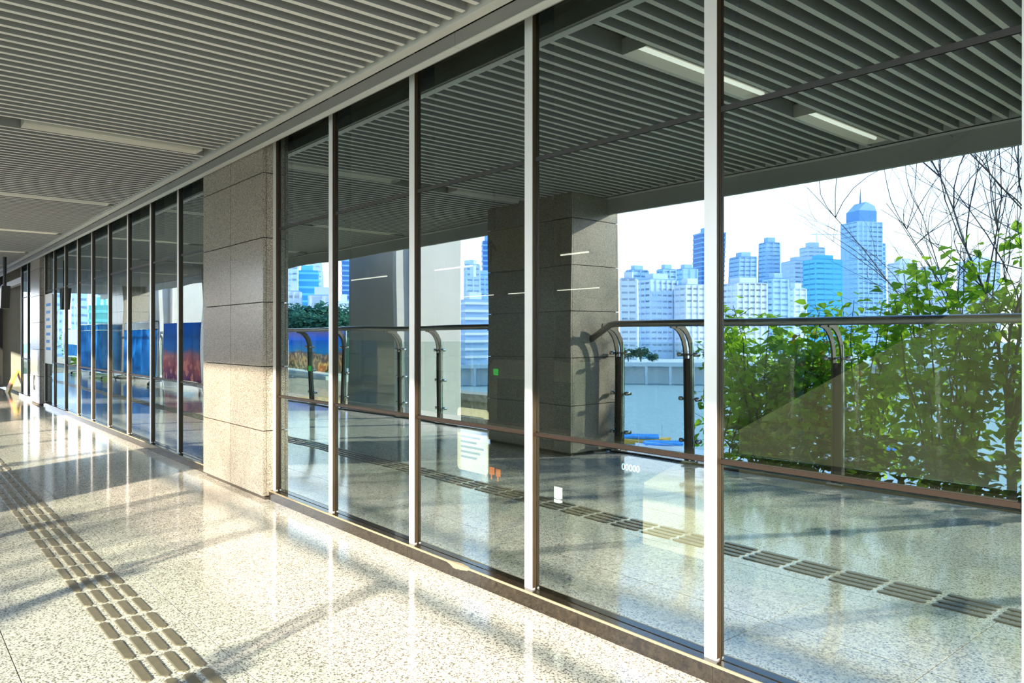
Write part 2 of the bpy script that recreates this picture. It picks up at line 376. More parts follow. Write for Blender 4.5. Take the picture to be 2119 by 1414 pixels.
# recessed lamps
def lamp(lx, y0, y1, lit, label):
    e_ = empty('ceiling_lamp', (lx, (y0 + y1) / 2, CEIL)); tag(e_, label, 'ceiling lamp', 'recessed lamps between the ceiling slats')
    h = (y1 - y0) / 2
    MB().prism([(-.085, .095), (-.085, .006), (-.08, .006), (-.055, .05), (.055, .05), (.08, .006), (.085, .006), (.085, .095)], 'y', -h, h).build('trough', 'lamp_trough', e_)
    MB().tube([(0, -h + .03, .034), (0, h - .03, .034)], .013, 8).build('tube', 'tube_on' if lit else 'lamp_trough', e_, True)
    MB().box(-.085, .085, -h - .004, -h, .006, .09).build('end_plate', 'lamp_trough', e_); MB().box(-.085, .085, h, h + .004, .006, .09).build('end_plate', 'lamp_trough', e_)
names = {0: 'second', 1: 'third', 2: 'fourth'}
for k, lx in enumerate(LAMPX):
    where = ['unlit recessed lamp nearest in the slat ceiling, close to the glass wall', 'recessed lamp second nearest in the ceiling, above the broad stone column', 'thin recessed lamp far down the ceiling at the left edge',
             'recessed lamp over the far stone column', 'farthest recessed lamp near the hanging display', 'lit recessed lamp mirrored in the large pane by the white mullion', 'recessed lamp overhead beside the nearest panes'][k]
    lit = k in (2, 3, 4, 5, 6)
    if k == 5:
        lamp(lx, -2.0, -.72, lit, where); lamp(lx, -3.6, -2.5, lit, 'lit recessed lamp by the roof edge, mirrored above the skyline'); continue
    lamp(lx, -1.55, -.33, lit, where)
    lamp(lx, -3.45, -2.25, lit, ['unlit recessed lamp on the railing side above the floor strip', 'recessed lamp on the railing side, second along the ceiling', 'recessed lamp on the railing side, third along the ceiling', 'recessed lamp on the railing side, fourth along the ceiling', 'recessed lamp on the railing side at the far end', '', 'recessed lamp on the railing side behind the viewer'][k])

# ------------------------------------------------------------------ stone columns
def column(x0, x1, y0, y1, label, halves=2, zt=3.0):
    e_ = empty('stone_column', ((x0 + x1) / 2, (y0 + y1) / 2, 0)); tag(e_, label, 'column', 'granite clad columns')
    cx_, cy_ = e_.location.x, e_.location.y; W, D = x1 - x0, y1 - y0; g = .0035; th = .022
    MB().box(-W / 2 + th, W / 2 - th, -D / 2 + th, D / 2 - th, 0, zt).build('core', 'joint', e_)
    js = [z for z in ZJ if z < zt - .05] + [zt]
    for za, zb in zip(js, js[1:]):
        for k in range(halves):
            a = -W / 2 + W / halves * k; b = a + W / halves
            for ya, yb in ((-D / 2, -D / 2 + th), (D / 2 - th, D / 2)):
                MB().box(a + (g if k else 0), b - (g if k < halves - 1 else 0), ya, yb, za + g, zb - g).build('stone_panel', 'column_granite', e_)
        for xa, xb in ((-W / 2, -W / 2 + th - .001), (W / 2 - th + .001, W / 2)):
            MB().box(xa, xb, -D / 2 + th + g, D / 2 - th - g, za + g, zb - g).build('stone_panel', 'column_granite', e_)
    return e_
column(*COLS_WALL[1], -.10, .10, 'broad granite column standing in the glass wall, sunlit at its foot', zt=2.95)
c2 = column(*COLS_WALL[0], -.10, .10, 'far granite column in the glass wall with a letter plaque', 1, zt=2.95)
column(*COLS_WALL[2], -.10, .10, 'granite column in the glass wall beyond the right edge', zt=2.95)
column(-6.975, -5.60, -3.95, -3.20, 'granite column on the railing side opposite the broad one')
column(-17.35, -15.98, -3.95, -3.20, 'granite column on the railing side opposite the lettered one')
column(-25.9, -24.5, -3.95, -3.20, 'granite column behind the blue privacy screens')
column(4.45, 5.82, -3.95, -3.20, 'granite column on the railing side behind the viewer')
# letter plaque
pq = empty('letter_plaque', (-16.50, -.102, .40)); tag(pq, 'small square plaque with a dark letter C on the far column', 'sign')
MB().box(-.11, .11, -.004, .002, -.15, .15).build('plate', 'trim_paint', pq)
MB().prism([(-.09, -.14), (.085, -.14), (.085, -.045), (.03, -.045), (.03, -.085), (-.03, -.085), (-.03, .085), (.03, .085), (.03, .045), (.085, .045), (.085, .14), (-.09, .14)], 'y', -.010, -.004).build('letter', 'dark_frame', pq)

# ------------------------------------------------------------------ glass curtain wall
cw = empty('wall_right', (-5, 0, 0)); tag(cw, 'tall glass curtain wall with pale metal mullions, mirroring the riverside', 'glass wall', kind='structure')
GT = 2.92
def child(mb, name, mats, par, smooth=False):
    o = mb.build(name, mats, par, smooth); return o
ZT1, ZT2 = .797, 2.08
cap_me = MB().box(-.027, .027, -.022, -.006, .072, GT).mesh('mullion', 'aluminium')
gas_me = MB().box(-.031, .031, -.006, -.001, .072, GT).box(.0272, .0285, -.021, -.006, .08, GT).mesh('gasket', 'bronze_gasket')
fin_me = MB().box(-.030, .030, .012, .115, .02, GT).mesh('inner_fin', 'dark_frame')
def mullion(xm):
    m = put('mullion', cap_me, cw, (xm + 5, 0, 0))
    put('gasket', gas_me, m); put('inner_fin', fin_me, m)
sections = []
xs_right = [-.618 - PITCH * k for k in range(-5, 6)]          # 4.41 ... -5.64
xs_right = sorted(xs_right); xs_right[0] = -5.572
xs_mid = sorted([-8.0 - PITCH * k for k in range(-1, 9)])      # -16.04 ... -6.995
xs_mid[0] = -15.952; xs_mid[-1] = -7.003
xs_far = [-18.92, -18.02, -17.058]
for xs in (xs_right, xs_mid, xs_far):
    for xm in xs: mullion(xm)
    for a, b in zip(xs, xs[1:]):
        a_, b_ = a + .027, b - .027
        for z0, z1 in ((.075, ZT1 - .012), (ZT1 + .012, ZT2 - .012), (ZT2 + .012, GT)):
            o = MB(); o.box(a_, b_, 0, .010, z0, z1, 1); o.m[2] = 0      # face 2 is the coated outer face
            o.v = [(vx + 5, vy, vz) for vx, vy, vz in o.v]
            o.build('pane', ['coated_glass', 'glass_back'], cw)
        MB().box(a_ + 5, b_ + 5, -.010, -.001, ZT1 - .008, ZT1 + .008).build('transom', 'transom_bronze', cw)
        MB().box(a_ + 5, b_ + 5, .012, .10, ZT1 - .020, ZT1 + .020).build('inner_transom', 'dark_frame', cw)
        MB().box(a_ + 5, b_ + 5, .012, .11, ZT2 - .035, ZT2 + .035).build('inner_transom', 'dark_frame', cw)
        MB().box(a_ + 5, b_ + 5, -.004, -.0005, ZT2 - .010, ZT2 + .010).build('transom', 'dark_frame', cw)
# granite plinth under the glass
bb = empty('baseboard_right', (-5, 0, 0)); tag(bb, 'low dark granite plinth with chipped edge under the glass wall', 'plinth', kind='structure')
def plinth(xa, xb, ref):
    js = [xa]; x = ref - math.floor((ref - xa) / .678) * .678
    while x < xb - .05:
        if x > xa + .05: js.append(x)
        x += .678
    js.append(xb)
    for a, b in zip(js, js[1:]):
        MB().prism([(-.055, -.01), (.11, -.01), (.11, .0725), (-.053, .0725), (-.055, .0705)], 'x', a + 5.0009, b + 4.9991).build('plinth_stone', 'plinth_granite', bb)
plinth(-5.598, 4.448, -2.27); plinth(-15.978, -6.977, -8.2); plinth(-18.96, -17.032, -18.0)
for a, b in ((-5.598, 4.448), (-15.978, -6.977)):
    MB().box(a + 5, b + 5, -.051, .10, -.01, .0715).build('joint_filler', 'trim_paint', bb)

# ------------------------------------------------------------------ far end of the terrace
we = MB().box(-22.75, -22.6, .02, 5, 0, 3.0).build('wall_end', 'end_wall'); tag(we, 'dull olive end wall beyond the last glass bay', 'wall', kind='structure')
dj = MB().box(-22.62, -22.5, -.07, .035, 0, 3.0).build('trim_5', 'dark_frame'); tag(dj, 'dark upright door jamb at the far end', 'jamb', kind='structure')
lt = MB().box(-22.6, -18.95, .0, .10, 2.42, 2.55).build('trim_6', 'trim_paint'); tag(lt, 'pale lintel over the far entrance', 'lintel', kind='structure')
dm = empty('hanging_display', (-17.0, -.50, 2.02), R(0)); tag(dm, 'wedge shaped black display hanging on a pole at the far left', 'display')
MB().prism([(-.30, -.22), (-.10, -.22), (.06, .20), (-.30, .20)], 'y', -.07, .07).build('housing', 'black_plastic', dm)
MB().box(-.29, -.13, -.075, -.07, -.18, .16).build('screen', 'screen_white', dm)
MB().tube([(-.15, 0, .2), (-.15, 0, CEIL + .03 - 2.02)], .03, 8).build('pole', 'black_plastic', dm)
yb_ = empty('yellow_barrier', (-20.4, .08, 0)); tag(yb_, 'small yellow and orange folding barrier at the far entrance', 'barrier')
MB().prism([(-.2, 0), (-.16, 0), (0, .46), (.16, 0), (.2, 0), (.02, .5), (-.02, .5)], 'x', -.25, .25).build('frame', 'yellow_paint', yb_)
MB().prism([(-.17, .1), (-.05, .42), (-.045, .42), (-.165, .1)], 'x', -.22, .22).build('board', 'orange_paint', yb_)
# white notice hung in the bay beside the lettered column
nb = empty('hanging_notice', (-15.45, -.03, 1.40)); tag(nb, 'tall white notice sheet hung on the glass beside the lettered column', 'notice')
MB().box(-.36, .36, -.006, 0, -.62, .62).build('sheet', 'paper', nb)
for k in range(7): MB().box(-.25, .2 - .05 * (k % 3), -.008, -.006, .4 - k * .13, .45 - k * .13).build('print_line', 'boat_blue', nb)

# ------------------------------------------------------------------ hall behind the glass
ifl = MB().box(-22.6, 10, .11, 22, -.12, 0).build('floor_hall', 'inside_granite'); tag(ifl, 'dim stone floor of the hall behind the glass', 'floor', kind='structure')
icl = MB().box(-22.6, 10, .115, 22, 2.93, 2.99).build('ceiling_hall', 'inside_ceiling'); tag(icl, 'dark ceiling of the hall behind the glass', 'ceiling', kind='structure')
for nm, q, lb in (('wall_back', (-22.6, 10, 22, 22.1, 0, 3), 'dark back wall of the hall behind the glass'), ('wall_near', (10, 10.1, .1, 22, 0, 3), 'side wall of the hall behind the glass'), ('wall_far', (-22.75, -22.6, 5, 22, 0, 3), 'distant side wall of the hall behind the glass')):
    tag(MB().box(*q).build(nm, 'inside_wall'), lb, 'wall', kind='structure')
def tubes(y, xs, z, ln, what, pos):
    for i, x in enumerate(xs):
        o = MB().tube([(x - ln / 2, y, z), (x + ln / 2, y, z)], .015, 6); o.box(x - ln / 2, x + ln / 2, y - .03, y + .03, z + .02, z + .05, 1).box(x - .02, x + .02, y - .02, y + .02, z + .05, 2.932, 1); o = o.build('tube_lamp', ['tube_inside', 'inside_ceiling'])
        tag(o, '%s tube lamp of the %s row in the dim hall' % (pos[i], what), 'tube lamp', 'tube lamps of the hall, %s row' % what)
tubes(7.0, [-16.6, -13.2, -9.9], 2.72, 1.8, 'nearer', ['left', 'middle', 'right'])
tubes(14.0, [-21.2, -18.6, -16.2], 2.72, 1.8, 'farther', ['left', 'middle', 'right'])
# hanging direction sign
hs = empty('direction_sign', (-6.2, 3.0, 2.0)); tag(hs, 'brown hanging direction sign with an upward arrow inside the hall', 'sign')
MB().box(-.6, .6, -.05, .05, 0, .46).build('panel', 'sign_brown', hs)
MB().prism([(-.44, .06), (-.405, .06), (-.405, .28), (-.33, .205), (-.33, .26), (-.4225, .355), (-.515, .26), (-.515, .205), (-.44, .28)], 'y', -.056, -.05).build('arrow', 'sign_arrow', hs)
for s_ in (-.45, .45): MB().tube([(s_, 0, .46), (s_, 0, .93)], .02, 6).build('hanger', 'dark_steel', hs)
# ticket gates and machine
def gate(x, y, label):
    e_ = empty('ticket_gate', (x, y, 0)); tag(e_, label, 'ticket gate', 'ticket gates in the hall')
    MB().prism([(-.75, 0), (.75, 0), (.75, .92), (.68, 1.0), (-.68, 1.0), (-.75, .92)], 'y', -.14, .14).build('body', 'machine_grey', e_)
    MB().box(-.6, .6, -.145, -.14, .25, .8).build('side_panel', 'machine_teal', e_)
    MB().box(.40, .52, -.11, .11, .999, 1.006).build('reader', 'black_plastic', e_)
    MB().box(-.66, -.58, -.15, -.145, .83, .90).build('arrow_light', 'green_light', e_)
    MB().box(-.05, .05, .14, .5, .45, .85).build('flap', 'machine_teal', e_)
gate(-7.9, 2.3, 'ticket gate nearest the broad stone column, with a green light')
gate(-5.8, 3.0, 'ticket gate behind the hanging sign, with a green light')
gate(-8.6, 3.6, 'ticket gate farther back in the hall')
vm = empty('vending_machine', (-8.3, 1.75, 0)); tag(vm, 'dark teal ticket machine with pale top panel inside the hall', 'machine')
MB().box(-.38, .38, -.3, .3, 0, 1.30).build('body', 'machine_teal', vm); MB().box(-.38, .38, -.31, -.30, 1.08, 1.28).build('header_panel', 'machine_grey', vm)
MB().box(-.15, .15, -.305, -.30, .75, 1.0).build('screen', 'black_plastic', vm); MB().box(.18, .25, -.305, -.30, .86, .92).build('indicator', 'green_light', vm)
# notice standing behind the glass
nt_ = empty('white_notice', (-3.30, .16, .50)); tag(nt_, 'white rounded notice board with lines of print behind the pane', 'notice')
pts = []
for cx_, cz_, a0 in ((.115, .03, -90), (.115, .33, 0), (-.115, .33, 90), (-.115, .03, 180)):
    for k in range(5):
        a = R(a0 + k * 22.5); pts.append((cx_ + .025 * math.cos(a), cz_ + .025 * math.sin(a)))
MB().prism(pts, 'y', 0, .006).build('board', 'paper', nt_)
for k in range(9): MB().box(-.105, .10 - .03 * ((k * 7) % 3), -.0015, 0, .30 - k * .028, .312 - k * .028).build('print_line', 'ink', nt_)
MB().box(-.02, .02, .006, .02, -.5, .03).build('stand', 'dark_steel', nt_); MB().box(-.12, .12, -.05, .10, -.5, -.485).build('foot', 'dark_steel', nt_)
# small luminous displays
d1 = empty('number_display', (-3.02, 1.16, .45)); tag(d1, 'small blue number display low behind the large pane', 'display')
MB().box(-.085, .085, .0, .03, -.045, .045).build('case', 'black_plastic', d1)
o = put('digits', text_mesh('00000', .058, .001, 'led_cyan'), d1, (0, -.003, 0)); o.rotation_euler = (R(90), 0, 0)
MB().box(-.04, .04, .0, .03, -.45, -.045).build('post', 'dark_steel', d1)
d2 = empty('lit_sign', (-2.85, .35, .42)); tag(d2, 'small glowing white sign low behind the pane', 'lit sign')
MB().box(-.045, .045, 0, .02, -.012, .045).build('face', 'led_white', d2); MB().box(-.045, .045, 0, .02, -.032, -.022).build('strip', 'led_white', d2)
MB().box(-.05, .05, .02, .04, -.42, .05).build('case', 'black_plastic', d2)
d3 = empty('orange_display', (-3.62, .55, .40)); tag(d3, 'orange glowing letters low behind the pane', 'display')
for k, (dx, dz, ww) in enumerate(((-.07, .01, .035), (-.02, 0, .045), (.045, -.005, .04))):
    MB().box(dx, dx + ww, 0, .004, dz, dz + .045).box(dx + ww * .3, dx + ww * .5, 0, .004, dz - .03, dz).build('character', 'led_orange', d3)
MB().box(-.10, .11, .004, .03, -.05, .07).build('case', 'machine_grey', d3); MB().box(-.03, .03, .005, .03, -.40, -.05).build('post', 'dark_steel', d3)
# escalator climbing to the right inside
es = empty('escalator', (-2.95, 1.7, 0)); tag(es, 'escalator with pale side panel and black handrail rising to the right inside', 'escalator')
sl = math.tan(R(30)); XE = 4.5; zt_ = .37
MB().prism([(0, 0), (XE, 0), (XE, 2.92), ((2.92 - zt_) / sl, 2.92), (0, zt_)], 'y', -.5, -.44).build('side_panel', 'escalator_panel', es)
MB().prism([(0, 0), (XE, 0), (XE, 2.92), ((2.92 - zt_) / sl, 2.92), (0, zt_)], 'y', .6, .66).build('side_panel', 'escalator_panel', es)
MB().prism([(0, 0), (.46, 0), (.46, .33), (0, .33)], 'y', -.512, -.501).build('foot_sunlit', 'escalator_foot_sunlit', es)  # white piece painted in for the sunlit patch at the panel foot
MB().prism([(.47, 0), (XE, 0), (XE, .48), (.47, .48)], 'y', -.512, -.501).build('foot_shade', 'escalator_foot_shade', es)  # dark piece added for the part of the panel foot left unlit
MB().prism([(-.05, zt_ + .02), (4.2, zt_ + .02 + 4.25 * sl), (4.2, zt_ + .15 + 4.25 * sl), (-.05, zt_ + .15)], 'y', -.47, -.43).build('skirt_rail', 'rubber', es)
MB().prism([(-.1, zt_ + .15), (3.6, zt_ + .15 + 3.7 * sl), (3.0, zt_ + .62 + 3.1 * sl), (-.1, zt_ + .62)], 'y', -.46, -.45).build('glass_side', 'rail_glass', es)
MB().prism([(-.3, zt_ + .58), (3.2, zt_ + .60 + 3.5 * sl), (3.2, zt_ + .68 + 3.5 * sl), (-.3, zt_ + .66)], 'y', -.50, -.41).build('handrail', 'rubber', es)
for k in range(12):
    MB().box(.3 + k * .33, .66 + k * .33, -.42, .58, .02 + k * .19, .22 + k * .19).build('step', 'dark_steel', es)

# ------------------------------------------------------------------ railing on the river side
kb = empty('kerb', (0, -3.86, 0)); tag(kb, 'dark stone kerb under the glass railing', 'kerb')
for a, b in ((XL, -25.91), (-24.49, -17.36), (-15.97, -6.985), (-5.59, 4.44)):
    o = MB().box(a, b, -.08, .058, -.3, .0).build('kerb_stone', 'black_granite', kb); MB().box(a, b, -.09, .055, .0, .02).build('coping', 'black_granite', o)
PZ0, RZ = .02, 1.38
def post_mesh():
    b = MB()
    pts = [(0, 0, 0)]; top = RZ - PZ0 - .02
    prof = [(0, 0), (0, top - .30)]
    for k in range(1, 7):
        a = R(90 * k / 6); prof.append((.24 * (1 - math.cos(a)), top - .30 + .30 * math.sin(a)))
    # flat bar: width 60 mm (x), thickness in y/z following the profile; two leaves
    for x0, x1 in ((-.045, -.030), (.030, .045)):
        n = len(prof); base = len(b.v)
        for i, (py, pz) in enumerate(prof):
            q = prof[min(i + 1, n - 1)]; p = prof[max(i - 1, 0)]
            d = Vector((q[0] - p[0], q[1] - p[1])).normalized(); nn = Vector((-d.y, d.x)) * .028
            for x in (x0, x1):
                b.v += [(x, py + nn.x, pz + nn.y), (x, py - nn.x, pz - nn.y)]
        for i in range(n - 1):
            k = base + i * 4
            b.f += [(k, k + 1, k + 5, k + 4), (k + 2, k + 6, k + 7, k + 3), (k, k + 4, k + 6, k + 2), (k + 1, k + 3, k + 7, k + 5)]; b.m += [0] * 4
        b.f += [(base, base + 2, base + 3, base + 1), (base + 4 * n - 4, base + 4 * n - 3, base + 4 * n - 1, base + 4 * n - 2)]; b.m += [0] * 2
    b.box(-.032, .032, -.014, .014, .02, 1.01)
    return b
pm = post_mesh().mesh('post', 'dark_steel')
clamp_b = MB(); clamp_b.tube([(-.10, 0, 0), (.10, 0, 0)], .011, 8)
for s_ in (-.10, .10): clamp_b.tube([(s_, -.035, 0), (s_, .035, 0)], .022, 10)
cm = clamp_b.mesh('glass_clamp', 'steel', True)
bolt = MB().box(-.07, .07, -.05, .05, 0, .015).mesh('base_plate', 'steel')
def railing(posts, xa, xb, label, slope_end=None):
    e_ = empty('railing', (xa, -3.80, PZ0)); tag(e_, label, 'railing', 'glass railings along the river side')
    for x in posts:
        p = put('post', pm, e_, (x - xa, 0, 0))
        for z in (.21, .62, 1.05): put('glass_clamp', cm, p, (0, -.02 if z < .9 else 0, z))
        put('base_plate', bolt, p, (0, 0, 0))
    path = [(0, .24, RZ - PZ0), (xb - xa, .24, RZ - PZ0)]
    if slope_end: path = [(-.12, .30, RZ - PZ0 - .22), (.22, .25, RZ - PZ0 - .01), (.28, .24, RZ - PZ0)] + path[1:]
    MB().tube(path, .034, 12).build('handrail', 'handrail_steel', e_, True)
    allx = [xa] + [x for x in posts] + [xb]
    for a, b in zip(allx, allx[1:]):
        if b - a < .25: continue
        o = MB(); o.box(a - xa + .05, b - xa - .05, -.006, .006, .14, 1.17); o.m[0] = o.m[1] = o.m[4] = o.m[5] = 1; o.build('glass_panel', ['rail_glass', 'glass_edge'], e_)
    return e_
railing([-5.45, -4.54, -3.035, -1.53, -.02, 1.49, 3.0, 4.3], -5.58, 4.44, 'glass railing in front of the leafy shrubs, mirrored in the nearest panes', True)
railing([-15.4, -14.4, -13.05, -11.75, -9.96, -8.85, -7.4], -15.95, -7.0, 'glass railing between the two railing side columns', False)
railing([-23.9, -22.4, -20.9, -19.4, -17.9], -24.45, -17.38, 'glass railing behind the blue privacy screens', False)

# ------------------------------------------------------------------ beyond the railing: pier, parapet, screens, hoarding
def pier(x0, x1, y0, y1, label):
    e_ = empty('concrete_pier', ((x0 + x1) / 2, (y0 + y1) / 2, -3)); tag(e_, label, 'pier', 'plain concrete piers outside the railing')
    W, D = (x1 - x0) / 2, (y1 - y0) / 2; c = .04
    poly = [(-W + c, -D), (W - c, -D), (W, -D + c), (W, D - c), (W - c, D), (-W + c, D), (-W, D - c), (-W, -D + c)]
    MB().prism(poly, 'z', 0, 7.2).build('shaft', 'concrete', e_)
    MB().box(-W - .15, W + .15, -D - .15, D + .15, 7.2, 7.9).build('cap', 'concrete', e_)
    MB().tube([(W + .04, D - .35, 0), (W + .04, D - .35, 6.2)], .05, 8).build('drain_pipe', 'concrete', e_)
pier(-12.94, -11.26, -6.0, -4.5, 'grey concrete pier outside, beside the granite column with posters behind')
pier(-28.2, -26.3, -6.2, -4.7, 'grey concrete pier outside, behind the blue privacy screens')
pw = empty('parapet_wall', (-14.2, -7.9, -.8)); tag(pw, 'weathered mossy concrete parapet below the railing', 'parapet')
MB().box(-3.5, 1.7, -.2, .2, -.4, .65).build('wall', 'mossy_concrete', pw); MB().box(-3.6, 1.8, -.28, .28, .65, .81).build('coping', 'mossy_concrete', pw)
# privacy screens
def screen(x0, x1, y, label, pale):
    e_ = empty('privacy_screen', ((x0 + x1) / 2, y, 0)); tag(e_, label, 'privacy screen', 'blue wheeled privacy screens'); W = (x1 - x0) / 2
    fr = MB()
    for x in (-W, W): fr.tube([(x, 0, .10), (x, 0, 1.66)], .018, 6)
    fr.tube([(-W, 0, 1.66), (W, 0, 1.66)], .018, 6).tube([(-W, 0, 1.46), (W, 0, 1.46)], .014, 6).tube([(-W, 0, .14), (W, 0, .14)], .016, 6)
    fr.build('frame', 'steel', e_, True)
    for x in (-W, W):
        ft = MB().tube([(x, -.28, .09), (x, .28, .09)], .016, 6).build('foot', 'steel', e_, True)
        for yy in (-.28, .28): MB().tube([(x - .015, yy, .04), (x + .015, yy, .04)], .04, 10).build('wheel', 'black_plastic', ft)
    nseg = 64; b = MB()
    for i in range(nseg + 1):
        u = i / nseg; x = -W + .03 + (2 * W - .06) * u
        for z, am in ((1.455, .015), (1.0, .035), (.5, .05), (.17, .06)):
            b.v.append((x, am * math.sin(u * 34 + .6 * math.sin(u * 11)) + .02, z))
    for i in range(nseg):
        for j in range(3):
            k = i * 4 + j; b.f.append((k, k + 1, k + 5, k + 4)); b.m.append(0)
    o = b.build('curtain', 'blue_curtain', e_, True); sm = o.modifiers.new('t', 'SOLIDIFY'); sm.thickness = .004
    b = MB().box(-W, W, -.01, .01, 1.48, 1.66).build('top_banner', pale, e_)
screen(-24.2, -20.75, -3.22, 'wide blue privacy screen with white banner beside the city poster', 'white_cloth')
screen(-29.0, -24.6, -2.95, 'blue privacy screen farther back beside the white board', 'blue_curtain')
cp = empty('city_poster', (-19.0, -3.3, 0)); tag(cp, 'upright poster of a city under blue sky beside the privacy screens', 'poster')
MB().box(-1.5, 1.5, -.02, .02, .2, 1.6).build('print', 'bright_poster', cp)
for x in (-1.48, 1.48): MB().box(x - .02, x + .02, -.3, .03, 0, 1.6).build('leg', 'steel', cp)
hd = empty('hoarding', (-32, -9.65, 0)); tag(hd, 'long printed hoarding showing a city at dusk beyond the railing', 'hoarding')
for k in range(6): MB().box(-9 + k * 3, -9 + k * 3 + 2.98, -.03, .03, .05, 1.5).build('printed_panel', 'dusk_poster', hd)
for k in range(7): MB().tube([(-9 + k * 3, -.08, 0), (-9 + k * 3, -.08, 1.55)], .035, 6).build('post', 'steel', hd)
MB().box(-9, 9, -.05, .05, 1.5, 1.58).build('top_rail', 'white_cloth', hd)
gp = MB().box(-60, -16.5, -9.0, -3.98, -.5, -.14).build('dry_grass_bed', 'dry_grass'); tag(gp, 'bed of dry grass and low plants outside the railing on the left', 'ground', kind='structure')
rd = MB().box(-60, -23.0, -12.5, -9.0, -.5, -.02).build('road_strip', 'road'); tag(rd, 'pale green road strip behind the dry grass bed', 'road', kind='structure')
ib = empty('information_board', (-33.5, -3.6, 0)); tag(ib, 'white and blue information board at the far end of the railing', 'board')
MB().box(-2.0, 2.0, -.03, .03, .45, 1.55).build('board', 'paper', ib); MB().box(-1.9, 1.9, .03, .034, .5, .95).build('blue_field', 'blue_curtain', ib)
for x in (-1.8, 1.8): MB().box(x - .04, x + .04, -.1, .1, 0, 1.6).build('leg', 'steel', ib)

# ------------------------------------------------------------------ plants
def leaf_into(b, p, d, up, L_):
    d = d.normalized(); s = d.cross(up)
    if s.length < 1e-3: s = d.cross(Vector((1, 0, 0)))
    s.normalize(); n = s.cross(d); k = len(b.v); w_ = L_ * .42
    P = [p, p + d * (L_ * .28) + s * w_ + n * (.10 * L_), p + d * (L_ * .62) + s * (w_ * .78) + n * (.06 * L_), p + d * L_ - n * (.12 * L_), p + d * (L_ * .62) - s * (w_ * .78) + n * (.06 * L_), p + d * (L_ * .28) - s * w_ + n * (.10 * L_), p + d * (L_ * .45) - n * (.04 * L_)]
    b.v += [tuple(q) for q in P]
    b.f += [(k, k + 1, k + 2, k + 6), (k + 6, k + 2, k + 3), (k + 6, k + 3, k + 4), (k, k + 6, k + 4, k + 5)]; b.m += [0] * 4
def rnd_dir(zb=0.0):
    v = Vector((random.gauss(0, 1), random.gauss(0, 1), random.gauss(0, .6) + zb)); return v.normalized()
def shrub(base, top, spread, stems, leaves, ls, label, mat='leaf', lean=0.0):
    e_ = empty('leafy_shrub', base); tag(e_, label, 'shrub', 'leafy shrubs outside the railing')
    st = MB(); lf = MB(); H = top - base[2]
    for s_ in range(stems):
        a = random.uniform(0, 6.28); r_ = spread * random.uniform(.3, 1.0)
        p0 = Vector((math.cos(a) * .12, math.sin(a) * .12, 0)); hh = H * random.uniform(.62, 1.0)
        p3 = Vector((math.cos(a) * r_ + lean, math.sin(a) * r_ * .8, hh)); pts = []
        for k in range(7):
            t = k / 6; q = p0.lerp(p3, t ** 1.25 if t else 0); q.z = hh * t
            q += Vector((random.gauss(0, .03), random.gauss(0, .03), 0)); pts.append(q)
        st.tube(pts, .01, 5, rs=[.016 * (1 - .75 * k / 6) for k in range(7)])
        for L_ in range(leaves // stems):
            t = random.uniform(.12, 1.0) ** .75; k = min(5, int(t * 6)); q = pts[k].lerp(pts[k + 1], t * 6 - k)
            br = rnd_dir(.25); ln = random.uniform(.06, .34) * (1.15 - .5 * t)
            p = q + br * ln
            d = (br + Vector((0, 0, -.55)) + rnd_dir() * .5)
            leaf_into(lf, p, d, Vector((random.gauss(0, .4), random.gauss(0, .4), 1)), ls * random.uniform(.65, 1.25))
            if random.random() < .22: st.tube([q, q + br * ln], .003, 3)
    st.build('stems', 'bark', e_); tag(lf.build('foliage', mat, e_), kind='stuff')
adj = ['lowest, thin-leaved shrub nearest the railing side column', 'broad shrub under the tall towers of the skyline', 'dense shrub with many bright leaves in the middle of the bed', 'bushy shrub below the stepped tower', 'tall shrub rising beside the bare tree', 'dense shrub at the foot of the bare tree', 'right hand shrub beyond the bare tree', 'shrub with brown withered leaves among the green ones', 'last shrub of the bed towards the viewer']
spots = [(-6.3, -6.9, -.9, 1.45, .55, 7, 230), (-5.75, -7.2, -1, 1.75, .8, 15, 1000), (-5.2, -6.6, -1, 1.68, .9, 17, 1500), (-4.4, -7.2, -1, 1.72, .9, 17, 1500), (-3.3, -6.9, -1, 2.35, .95, 18, 1650), (-2.4, -7.3, -1, 2.55, .9, 17, 1500), (-1.3, -6.9, -1, 2.2, .9, 14, 1000), (-4.9, -7.0, -.8, 1.42, .5, 7, 260), (-.1, -7.2, -1, 2.0, .9, 12, 800)]
for (x, y, z, tp, spd, ns, nl), lb in zip(spots, adj):
    shrub((x, y, z), tp, spd, ns, nl, .125, lb, 'dry_leaf' if 'withered' in lb else 'leaf')
